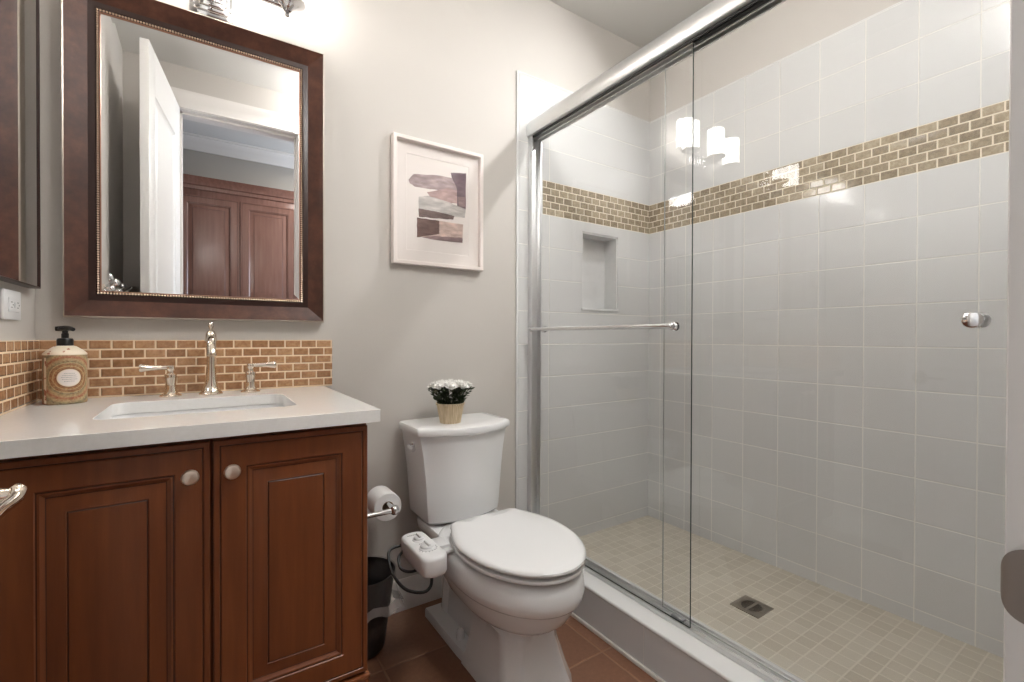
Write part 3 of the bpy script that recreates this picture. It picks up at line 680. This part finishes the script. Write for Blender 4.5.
# ------------------------------------------------------------------ toilet
TXC = 0.834
tl = thing('toilet', 'white two-piece toilet with closed lid beside the shower', 'toilet', (TXC, BY, 0))
TP = lambda u, v, z: (u, -v, z)           # u across, v out from the wall
def egg(a, vb, vf, z, n=48, sq=3.2, vw=None, pf=2.0):
    vw = vw if vw is not None else vb + (vf - vb) * 0.42; out = []
    for k in range(n):
        t = 2 * pi * k / n; c, s = cos(t), sin(t)
        if c >= 0: e = 2 / pf; out.append(TP(a * math.copysign(abs(s) ** e, s), vw + (vf - vw) * abs(c) ** e, z))
        else: e = 2 / sq; out.append(TP(a * math.copysign(abs(s) ** e, s), vw - (vw - vb) * abs(c) ** e, z))
    return out
# bowl: foot, pedestal, bowl, rim
bw = MB()
VF_ = 0.772                                # rim front
foot = lambda a, vf, z: egg(a, 0.10, vf, z, sq=9, vw=0.40, pf=5)
def ped(a, vb, vf, ch, z):                   # rectangular pedestal with chamfered front corners, 48 points like egg()
    C = [(0, vf), (a - ch, vf), (a, vf - ch * 1.3), (a, vb), (-a, vb), (-a, vf - ch * 1.3), (-(a - ch), vf), (0, vf)]
    cnt = [6, 4, 10, 8, 10, 4, 6]; out = []
    for (p, q, m) in zip(C[:-1], C[1:], cnt):
        out += [TP(p[0] + (q[0] - p[0]) * k / m, p[1] + (q[1] - p[1]) * k / m, z) for k in range(m)]
    return out
bw.loft([
    ped(0.130, 0.40, 0.700, 0.040, 0.0), ped(0.130, 0.40, 0.700, 0.040, 0.010), ped(0.120, 0.41, 0.684, 0.040, 0.05), ped(0.108, 0.42, 0.664, 0.040, 0.11), ped(0.100, 0.42, 0.650, 0.040, 0.16), ped(0.100, 0.40, 0.648, 0.040, 0.185),
    egg(0.114, 0.34, 0.668, 0.200, vw=0.46, pf=2.2), egg(0.140, 0.26, 0.702, 0.217, vw=0.48), egg(0.160, 0.22, 0.732, 0.243, vw=0.49), egg(0.172, 0.20, 0.752, 0.275, vw=0.49),
    egg(0.177, 0.20, 0.759, 0.299, vw=0.49), egg(0.1855, 0.20, 0.772, 0.302, vw=0.49), egg(0.1905, 0.20, 0.779, 0.310, vw=0.49), egg(0.1925, 0.20, 0.782, 0.330, vw=0.49), egg(0.190, 0.20, 0.779, 0.356, vw=0.49), egg(0.184, 0.20, 0.770, 0.376, vw=0.49), egg(0.174, 0.20, 0.757, 0.384, vw=0.49), egg(0.16, 0.20, 0.735, 0.386, vw=0.49)], 0)
bw.build('bowl', M['porcelain'], tl, angle=50)
# side foot flange with trapway hump, and the shelf under the tank
fl = MB()
fl.loft([[TP(-0.128, 0.095, 0), TP(0.128, 0.095, 0), TP(0.128, 0.36, 0), TP(0.120, 0.50, 0), TP(-0.120, 0.50, 0), TP(-0.128, 0.36, 0)],
         [TP(-0.128, 0.095, 0.026), TP(0.128, 0.095, 0.026), TP(0.128, 0.36, 0.026), TP(0.120, 0.50, 0.026), TP(-0.120, 0.50, 0.026), TP(-0.128, 0.36, 0.026)],
         [TP(-0.126, 0.10, 0.034), TP(0.126, 0.10, 0.034), TP(0.126, 0.36, 0.034), TP(0.112, 0.49, 0.034), TP(-0.112, 0.49, 0.034), TP(-0.126, 0.36, 0.034)]], 0)
fl.build('foot', M['porcelain'], tl, angle=30)
tr = MB()
tr.loft([[TP(x, y, z) for x, y in rrect(-0.072, 0.072, 0.105, 0.50, 0.03)] for z in (0.02, 0.30)], 0)
for s in (-1, 1):
    tr.tube([TP(s * 0.045, 0.46, 0.17), TP(s * 0.050, 0.39, 0.18), TP(s * 0.050, 0.31, 0.235), TP(s * 0.046, 0.24, 0.24), TP(s * 0.044, 0.18, 0.19), TP(s * 0.042, 0.15, 0.04)], [0.034, 0.038, 0.04, 0.04, 0.038, 0.04], 18)
tr.loft([[TP(x, y, z) for x, y in rrect(-a, a, 0.03, vf, 0.05)] for a, vf, z in ((0.09, 0.30, 0.27), (0.125, 0.33, 0.31), (0.150, 0.36, 0.345), (0.152, 0.36, 0.372), (0.148, 0.355, 0.378))], 0)
tr.build('trapway', M['porcelain'], tl, angle=45)
for s in (-1, 1):
    MB().lathe([(0.0001, 0.036), (0.006, 0.035), (0.012, 0.029), (0.0145, 0.018), (0.0155, 0.0), (0.0001, 0.0)], 22, mat=Matrix.Translation(TP(s * 0.097, 0.330, 0.032))).build('bolt_cap', M['porcelain'], tl)
# tank: flat back, straight sides, bowed front; flares upward
def tank_ring(a, vs, vf, z, vb=0.022, n=14):
    out = [TP(a, vb, z), TP(a, vs - 0.012, z), TP(a - 0.003, vs - 0.003, z)]
    for k in range(n + 1):
        x = (a - 0.010) * (1 - 2 * k / n); out.append(TP(x, vs + (vf - vs) * (1 - (x / (a - 0.010)) ** 2), z))
    return out + [TP(-a + 0.003, vs - 0.003, z), TP(-a, vs - 0.012, z), TP(-a, vb, z)]
tk = MB()
TKU = -0.010
def tring(a, vs, vf, z, vb=0.022): return [(x + TKU, y, zz) for x, y, zz in tank_ring(a, vs, vf, z, vb)]
tk.loft([tring(0.126, 0.170, 0.200, 0.385), tring(0.142, 0.188, 0.220, 0.388), tring(0.150, 0.196, 0.230, 0.397), tring(0.153, 0.199, 0.236, 0.42), tring(0.157, 0.201, 0.243, 0.48), tring(0.163, 0.202, 0.250, 0.56), tring(0.172, 0.202, 0.258, 0.64), tring(0.182, 0.202, 0.268, 0.70), tring(0.185, 0.202, 0.270, 0.716)], 0)
tk.build('tank', M['porcelain'], tl, angle=24)
ld = MB()
ld.loft([tring(0.187, 0.202, 0.272, 0.7175), tring(0.195, 0.211, 0.282, 0.7195), tring(0.1965, 0.213, 0.284, 0.726), tring(0.1965, 0.213, 0.284, 0.738), tring(0.193, 0.209, 0.280, 0.745), tring(0.185, 0.200, 0.270, 0.748), tring(0.15, 0.16, 0.22, 0.749)], 0)
ld.build('tank_lid', M['porcelain'], tl, angle=40)
fh = MB()
fh.lathe([(0.0001, 0), (0.013, 0), (0.013, 0.005), (0.009, 0.008), (0.008, 0.016), (0.0001, 0.016)], 20, mat=Matrix.Translation(TP(-0.188, 0.125, 0.672)) @ Matrix.Rotation(radians(-90), 4, 'Y'))
fh.tube([TP(-0.203, 0.125, 0.672), TP(-0.206, 0.136, 0.671), TP(-0.205, 0.152, 0.667), TP(-0.203, 0.164, 0.664)], [0.008, 0.007, 0.007, 0.009], 12)
fh.build('flush_lever', M['chrome'], tl)['label'] = 'chrome flush lever'
# seat ring and lid
def seat_o(a, vf, z, vb=0.322, vw=0.515, n=56):
    k = a / 0.19; wb = 0.142 * k; rc = min(0.022, (vw - vb) * 0.3); half = []
    for i in range(22):                       # front half ellipse, tip to the widest line
        t = pi / 2 * i / 22; half.append((a * sin(t), vw + (vf - vw) * cos(t)))
    for i in range(12):                       # side narrowing to the back corner
        t = i / 12; half.append((wb + (a - wb) * cos(pi / 2 * t) ** 1.0, vw - (vw - vb - rc) * t))
    for i in range(5):
        t = pi / 2 * i / 5; half.append((wb - rc + rc * cos(t), vb + rc - rc * sin(t)))
    half += [(wb - rc, vb), (0.0, vb)]
    return [TP(u, v, z) for u, v in half] + [TP(-u, v, z) for u, v in half[-2:0:-1]]
sr = MB(); sr.loft([seat_o(0.178, 0.770, 0.398), seat_o(0.187, 0.780, 0.400), seat_o(0.189, 0.782, 0.405), seat_o(0.187, 0.780, 0.4095), seat_o(0.178, 0.769, 0.4115)], 0)
sr.build('seat', M['seat'], tl, angle=50)
sl = MB(); sl.loft([seat_o(0.172, 0.764, 0.4180), seat_o(0.186, 0.781, 0.4195), seat_o(0.190, 0.786, 0.425), seat_o(0.189, 0.785, 0.431), seat_o(0.182, 0.776, 0.4360), seat_o(0.165, 0.755, 0.4385), seat_o(0.11, 0.68, 0.440, 0.36), seat_o(0.03, 0.56, 0.4405, 0.46)], 0)
sl.build('seat_lid', M['seat'], tl, angle=50)
for s in (-1, 1):
    MB().box(s * 0.075 - 0.024, s * 0.075 + 0.024, -0.3285, -0.285, 0.387, 0.424, 0.006, seg=3).build('hinge', M['seat'], tl)

# bidet attachment ---------------------------------------------------------------
bd_ = thing('bidet_attachment', 'white bidet control box with two knobs on the left of the toilet seat', 'bidet', (TXC, BY, 0))
pn = MB()
BX, BV = -0.268, 0.408                     # centre of the control box
po = [TP(x, y, 0) for x, y in rrect(BX - 0.041, BX + 0.041, BV - 0.108, BV + 0.108, 0.030)]
def pring(g, z): return [(BX + (x - BX) * (1 - g / 0.041), -BV + (y + BV) * (1 - g / 0.108), z) for x, y, _ in po]
pn.loft([pring(0.010, 0.370), pring(0.003, 0.374), pring(0.0, 0.382), pring(0.0, 0.420), pring(0.002, 0.426), pring(0.007, 0.430), pring(0.02, 0.4305)], 0)
ZT = 0.4305
for k in range(9):
    a = radians(200 + 20 * k); px, py = BX + 0.029 * cos(a), -(BV + 0.030) + 0.029 * sin(a); pn.box(px - 0.002, px + 0.002, py - 0.0015, py + 0.0015, ZT - 0.0001, ZT + 0.0004, mi=1)
for k in range(7): pn.box(BX - 0.021 + 0.006 * k, BX - 0.0175 + 0.006 * k, -(BV - 0.075), -(BV - 0.080), ZT - 0.0001, ZT + 0.0004, mi=1)
for k in range(5): pn.box(BX - 0.012 + 0.006 * k, BX - 0.009 + 0.006 * k, -(BV - 0.006), -(BV - 0.002), ZT - 0.0001, ZT + 0.0004, mi=1)
pn.build('control_panel', [M['plastic'], M['greyprint']], bd_, angle=50)
MB().box(BX + 0.035, 0.15, -0.425, -0.330, 0.3866, 0.3964, 0.003).box(BX + 0.036, -0.172, -0.405, -0.337, 0.3866, 0.408, 0.005).build('mounting_plate', M['plastic'], bd_)
ZT = 0.4305
for v, r in ((BV - 0.036, 0.016), (BV + 0.030, 0.021)):
    kb = MB().lathe([(0.0001, 0), (r + 0.004, 0), (r + 0.004, 0.0015), (r, 0.003), (r * 0.96, 0.008), (r * 0.8, 0.0105), (0.0001, 0.011)], 28, mat=Matrix.Translation(TP(BX, v, ZT)))
    kb.box(BX - 0.004, BX + 0.004, -v - r * 0.9, -v + r * 0.9, ZT + 0.010, ZT + 0.018, 0.002)
    kb.build('knob', M['plastic'], bd_)
MB().tube([TP(BX - 0.030, 0.315, 0.400), TP(BX - 0.065, 0.315, 0.398), TP(BX - 0.084, 0.33, 0.388), TP(BX - 0.090, 0.38, 0.355), TP(BX - 0.075, 0.450, 0.332), TP(BX - 0.038, 0.492, 0.330), TP(BX - 0.014, 0.496, 0.342), TP(BX - 0.006, 0.488, 0.374)], 0.0046, 12).build('hose', M['black'], bd_)
MB().tube([TP(BX - 0.036, 0.335, 0.392), TP(BX - 0.056, 0.345, 0.375), TP(BX - 0.056, 0.370, 0.352), TP(BX - 0.025, 0.385, 0.342), TP(BX + 0.05, 0.33, 0.325), TP(-0.19, 0.18, 0.28), TP(-0.175, 0.06, 0.25), TP(-0.175, 0.004, 0.25)], 0.0045, 12).build('hose', M['black'], bd_)

# potted flowers on the tank -------------------------------------------------------
pf = thing('potted_flowers', 'small white flowers in a ribbed pale wooden pot on the toilet tank', 'potted plant', (0.780, 1.590, 0.7495))
b = MB(); N = 72
def potring(r, z, rib=0.0018): return [((r + (rib if k % 2 else 0)) * cos(2 * pi * k / N), (r + (rib if k % 2 else 0)) * sin(2 * pi * k / N), z) for k in range(N)]
b.loft([potring(0.037, 0), potring(0.0375, 0.002), potring(0.050, 0.068), potring(0.053, 0.069), potring(0.054, 0.075), potring(0.051, 0.0755, 0), potring(0.045, 0.064, 0)], 0, True, False)
b.build('pot', M['pot'], pf, angle=20)
MB().lathe([(0.0001, 0.066), (0.045, 0.064), (0.045, 0.058), (0.0001, 0.058)], 24).build('soil', M['soil'], pf)
lf = MB(); rnd = random.Random(3)
for k in range(760):
    a = rnd.uniform(0, 2 * pi); q = rnd.random() ** 0.5; hh = rnd.random()
    rad = (0.036 + 0.042 * hh) * q; z = 0.062 + 0.074 * hh * (1 - 0.12 * q)
    c = Vector((rad * cos(a), rad * sin(a), z)); dirv = Vector((cos(a) * (0.4 + q), sin(a) * (0.4 + q), rnd.uniform(0.2, 1.2))).normalized()
    side = dirv.cross(Vector((rnd.uniform(-1, 1), rnd.uniform(-1, 1), rnd.uniform(-1, 1)))).normalized()
    nrm = dirv.cross(side); L = rnd.uniform(0.012, 0.022); wv = rnd.uniform(0.003, 0.0055)
    lf.add([c, c + dirv * L * 0.5 + side * wv + nrm * 0.001, c + dirv * L, c + dirv * L * 0.5 - side * wv + nrm * 0.001], [(0, 1, 2, 3)])
lf.build('foliage', M['leaf'], pf, smooth=False, fix=False)
heads = [(0, 0, 0.154)] + [(0.038 * cos(2 * pi * k / 6), 0.038 * sin(2 * pi * k / 6), 0.151) for k in range(6)] + [(0.060 * cos(2 * pi * (k + 0.5) / 8), 0.060 * sin(2 * pi * (k + 0.5) / 8), 0.145) for k in range(8)]
for hxp, hyp, hzp in heads:
    f = MB()
    base = Vector((hxp, hyp, hzp - 0.012)); axis = Vector((hxp * 5, hyp * 5, 1)).normalized()
    x = axis.orthogonal().normalized(); y = axis.cross(x)
    f.sphere(base + axis * 0.008, 0.0115, 10)
    for lay, (np_, ln, tl_) in enumerate(((15, 0.029, 0.2), (13, 0.025, 0.55), (9, 0.019, 1.1))):
        for k in range(np_):
            a = 2 * pi * (k + 0.4 * lay) / np_ + rnd.uniform(-0.1, 0.1); d = x * cos(a) + y * sin(a); s2 = axis.cross(d)
            dd = (d * cos(tl_) + axis * sin(tl_)); o0 = base + axis * 0.004
            f.add([o0, o0 + dd * ln * 0.55 + s2 * 0.0055, o0 + dd * ln + axis * 0.003, o0 + dd * ln * 0.55 - s2 * 0.0055], [(0, 1, 2, 3)])
    f.build('flower', M['petal'], pf, smooth=False, fix=False)

# toilet paper on a holder fixed to the vanity side -----------------------------------
TPX, TPY, TPZ = 0.524, 1.548, 0.500
th = thing('paper_holder', 'chrome paper holder arm fixed to the side of the vanity', 'toilet paper holder', (VX1 + 0.0005, TPY - 0.06, TPZ))
MB().lathe([(0.0001, 0), (0.024, 0), (0.024, 0.004), (0.018, 0.009), (0.011, 0.014), (0.009, 0.022), (0.0001, 0.022)], 24, mat=Matrix.Rotation(radians(90), 4, 'Y')).build('post', M['chrome'], th)
MB().tube([(0.02, 0, 0), (0.06, -0.006, 0), (TPX - VX1 - 0.012, -0.006, 0), (TPX - VX1, 0.006, 0), (TPX - VX1, 0.06, 0), (TPX - VX1, 0.165, 0)], [0.0085, 0.008, 0.008, 0.0085, 0.008, 0.008], 14).build('arm', M['chrome'], th)
MB().sphere((TPX - VX1, -0.004, 0), 0.0165, 18).build('ball', M['chrome'], th)
tp = thing('toilet_paper', 'white toilet paper roll on the chrome arm beside the vanity', 'toilet paper', (TPX, TPY, TPZ - 0.0105))
RY = Matrix.Rotation(radians(-90), 4, 'X')
MB().lathe([(0.020, 0), (0.046, 0), (0.048, 0.002), (0.048, 0.098), (0.046, 0.1), (0.020, 0.1)], 40, cap0=False, cap1=False, mat=RY).build('roll', M['paper'], tp)
MB().lathe([(0.0190, 0.001), (0.0202, 0.001), (0.0202, 0.099), (0.0190, 0.099), (0.0190, 0.001)], 32, cap0=False, cap1=False, mat=RY).build('core', M['card'], tp)

# waste bin ---------------------------------------------------------------------
wb = thing('waste_bin', 'round black waste bin with a clear liner between vanity and toilet', 'waste bin', (0.452, 1.590, 0))
MB().lathe([(0.0001, 0.0), (0.052, 0.0), (0.064, 0.006), (0.072, 0.020), (0.1035, 0.265), (0.1065, 0.267), (0.1065, 0.271), (0.103, 0.272), (0.101, 0.265), (0.070, 0.024), (0.0001, 0.012)], 48).build('bin_body', M['blackbin'], wb)
bg_ = MB(); N = 64; rings = []
for j in range(9):
    t = j / 8
    ring_ = []
    for k in range(N):
        a = 2 * pi * k / N
        fl_ = 0.003 + 0.040 * t ** 2.2 * (0.08 + 0.92 * (0.5 + 0.5 * cos(a + 0.45)) ** 1.5) + 0.0045 * t * sin(11 * a + 2 * t) + 0.003 * t * sin(23 * a + 5 * t)
        z = 0.2735 - 0.122 * t - 0.020 * t * sin(2 * a + 1.1) - 0.006 * t * sin(9 * a)
        rb = 0.0945 + 0.0125 * (z - 0.14) / 0.13
        ring_.append(((rb + fl_) * cos(a), (rb + fl_) * sin(a), z))
    rings.append(ring_)
inner = [[((0.1 - 0.02 * t) * cos(2 * pi * k / N), (0.1 - 0.02 * t) * sin(2 * pi * k / N), 0.2735 - 0.2 * t) for k in range(N)] for t in (1.0, 0.5, 0.08)]
bg_.loft(inner + rings, [0] * 9 + [1] * 3, False, False)
bg_.build('liner_bag', [M['bag'], M['baghem']], wb, fix=False)

# ------------------------------------------------------------------ shower door
sd = thing('shower_door', 'sliding glass shower door with chrome header rail and towel bar', 'shower door', (1.285, 0.92, CH))
O = Matrix.Translation((-1.285, -0.92, -CH))
Y0_, Y1_ = FY1 + 0.009, BY - 0.009
hp = [(1.237, 2.050), (1.236, 2.018), (1.240, 2.004), (1.252, 1.998), (1.254, 1.982), (1.2585, 1.982), (1.2585, 1.998), (1.312, 1.998), (1.312, 1.982), (1.3165, 1.982), (1.318, 2.0), (1.322, 2.018), (1.321, 2.045), (1.312, 2.064), (1.293, 2.076), (1.268, 2.076), (1.247, 2.066)]
hp = [(1.238, 2.010), (1.242, 2.000), (1.254, 1.996), (1.312, 1.996), (1.321, 2.002), (1.323, 2.014), (1.321, 2.040), (1.312, 2.060), (1.295, 2.073), (1.272, 2.077), (1.252, 2.068), (1.240, 2.048), (1.236, 2.028)]
MB().loft([[(x, y, z) for x, z in hp] for y in (Y0_, Y1_)], 0, mat=O).build('header_rail', M['brightalu'], sd, angle=40)
MB().box(1.253, 1.259, Y0_, Y1_, 1.9885, 1.997, mat=O).box(1.262, 1.284, Y0_, 0.884, 1.986, 1.997, mat=O).build('track_channel', M['seal'], sd, smooth=False)['label'] = 'dark guide channel'
tb = MB().box(1.252, 1.306, Y0_, Y1_, CH + 0.0003, CH + 0.010, 0.002, mat=O)
for x0, x1, hh in ((1.252, 1.256, 0.016), (1.274, 1.280, 0.014), (1.300, 1.306, 0.018)): tb.box(x0, x1, Y0_, Y1_, CH + 0.008, CH + hh, 0.0012, mat=O)
tb.build('bottom_track', M['brightalu'], sd)
for y0, y1 in ((Y1_ - 0.030, Y1_), (Y0_, Y0_ + 0.030)):
    MB().box(1.250, 1.256, y0, y1, CH + 0.010, 1.997, 0.0015, mat=O).box(1.256, 1.304, (y1 - 0.006 if y1 == Y1_ else y0), (y1 if y1 == Y1_ else y0 + 0.006), CH + 0.010, 1.997, 0.001, mat=O).box(1.300, 1.306, y0, y1, CH + 0.010, 1.997, 0.0015, mat=O).build('side_jamb', M['brightalu'], sd)
MB().box(1.276, 1.280, Y0_, Y1_, 1.982, 1.9965, mat=O).box(1.300, 1.306, Y0_, Y1_, 1.982, 1.9965, mat=O).build('hanger_strip', M['brightalu'], sd)
def pane(x, y0, y1, z0, z1, em):
    b = MB(); t = 0.003
    b.box(x - t, x + t, y0, y1, z0, z1)
    b.mi = [0] * len(b.f)
    for i, f in enumerate(b.f):
        xs = [b.v[k][0] for k in f]
        b.mi[i] = 0 if max(xs) - min(xs) < 1e-5 else 1
    b.v = [tuple(O @ Vector(p)) for p in b.v]
    return b.build('glass_panel', [M['glass'], em], sd, smooth=False)
PA = pane(1.265, 0.886, Y1_ - 0.008, CH + 0.0125, 1.994, M['glassedge'])
PB = pane(1.290, Y0_ + 0.008, 1.010, CH + 0.0125, 1.994, M['glassedge_pale'])
tw = MB(); bz = 1.110; bx = 1.215
tw.tube([(bx, 1.665, bz), (bx, 1.3, bz), (bx, 0.925, bz)], 0.0085, 16, smooth=1, mat=O)
for y in (0.95, 1.64):
    tw.tube([(bx, y, bz), (bx + 0.025, y, bz), (1.2615, y, bz)], [0.007, 0.0065, 0.0065], 14, mat=O)
    for xa, sg in ((1.2615, -1), (1.2685, 1)):
        tw.lathe([(0.0001, 0), (0.015, 0), (0.015, 0.004), (0.010, 0.008), (0.0001, 0.009)], 22, mat=O @ Matrix.Translation((xa, y, bz)) @ Matrix.Rotation(radians(90 * sg), 4, 'Y'))
tw.sphere((bx, 0.925, bz), 0.0115, 14, mat=O).sphere((bx, 1.665, bz), 0.0115, 14, mat=O)
tw.build('towel_bar', M['chrome'], PA)['label'] = 'chrome towel bar'
kn = MB()
for xa, sg in ((1.2865, -1), (1.2935, 1)):
    kn.lathe([(0.0001, 0), (0.010, 0), (0.009, 0.006), (0.009, 0.012), (0.014, 0.017), (0.0165, 0.022), (0.016, 0.027), (0.012, 0.029), (0.0001, 0.0295)], 26, mat=O @ Matrix.Translation((xa, 0.254, 1.110)) @ Matrix.Rotation(radians(90 * sg), 4, 'Y'))
kn.build('knob', M['chrome'], PB)['label'] = 'round chrome pull knob'
gd = MB().box(1.268, 1.287, 0.915, 0.960, CH + 0.008, CH + 0.020, 0.002, mat=O)
gd.build('panel_guide', M['greyprint'], sd)

# drain ----------------------------------------------------------------------
dr = thing('shower_drain', 'square metal floor drain set in the beige shower tiles', 'drain', (1.703, 0.932, 0.068), radians(90))
DQ = 0.054
out = [(-DQ, -DQ), (DQ, -DQ), (DQ, DQ), (-DQ, DQ)]
cir = [(0.044 * cos(2 * pi * k / 36), 0.044 * sin(2 * pi * k / 36)) for k in range(36)]
MB().plate(out, cir, 0.0, 0.003).build('frame', M['drainmetal'], dr, angle=25)
g = MB().lathe([(0.0001, 0.0003), (0.0435, 0.0003)], 36, mi=1, cap0=False, cap1=False)
g.lathe([(0.036, 0.0005), (0.036, 0.0028), (0.0435, 0.0034), (0.0435, 0.0005)], 36, cap0=False, cap1=False)
g.box(-0.005, 0.005, -0.037, 0.037, 0.0006, 0.0030)
for k in range(-4, 5):
    yv = k * 0.0082; half = math.sqrt(max(0.037 ** 2 - yv ** 2, 0)); g.box(-half, half, yv - 0.0012, yv + 0.0012, 0.0005, 0.0026)
g.build('grate', [M['drainmetal'], M['dark']], dr, angle=25)
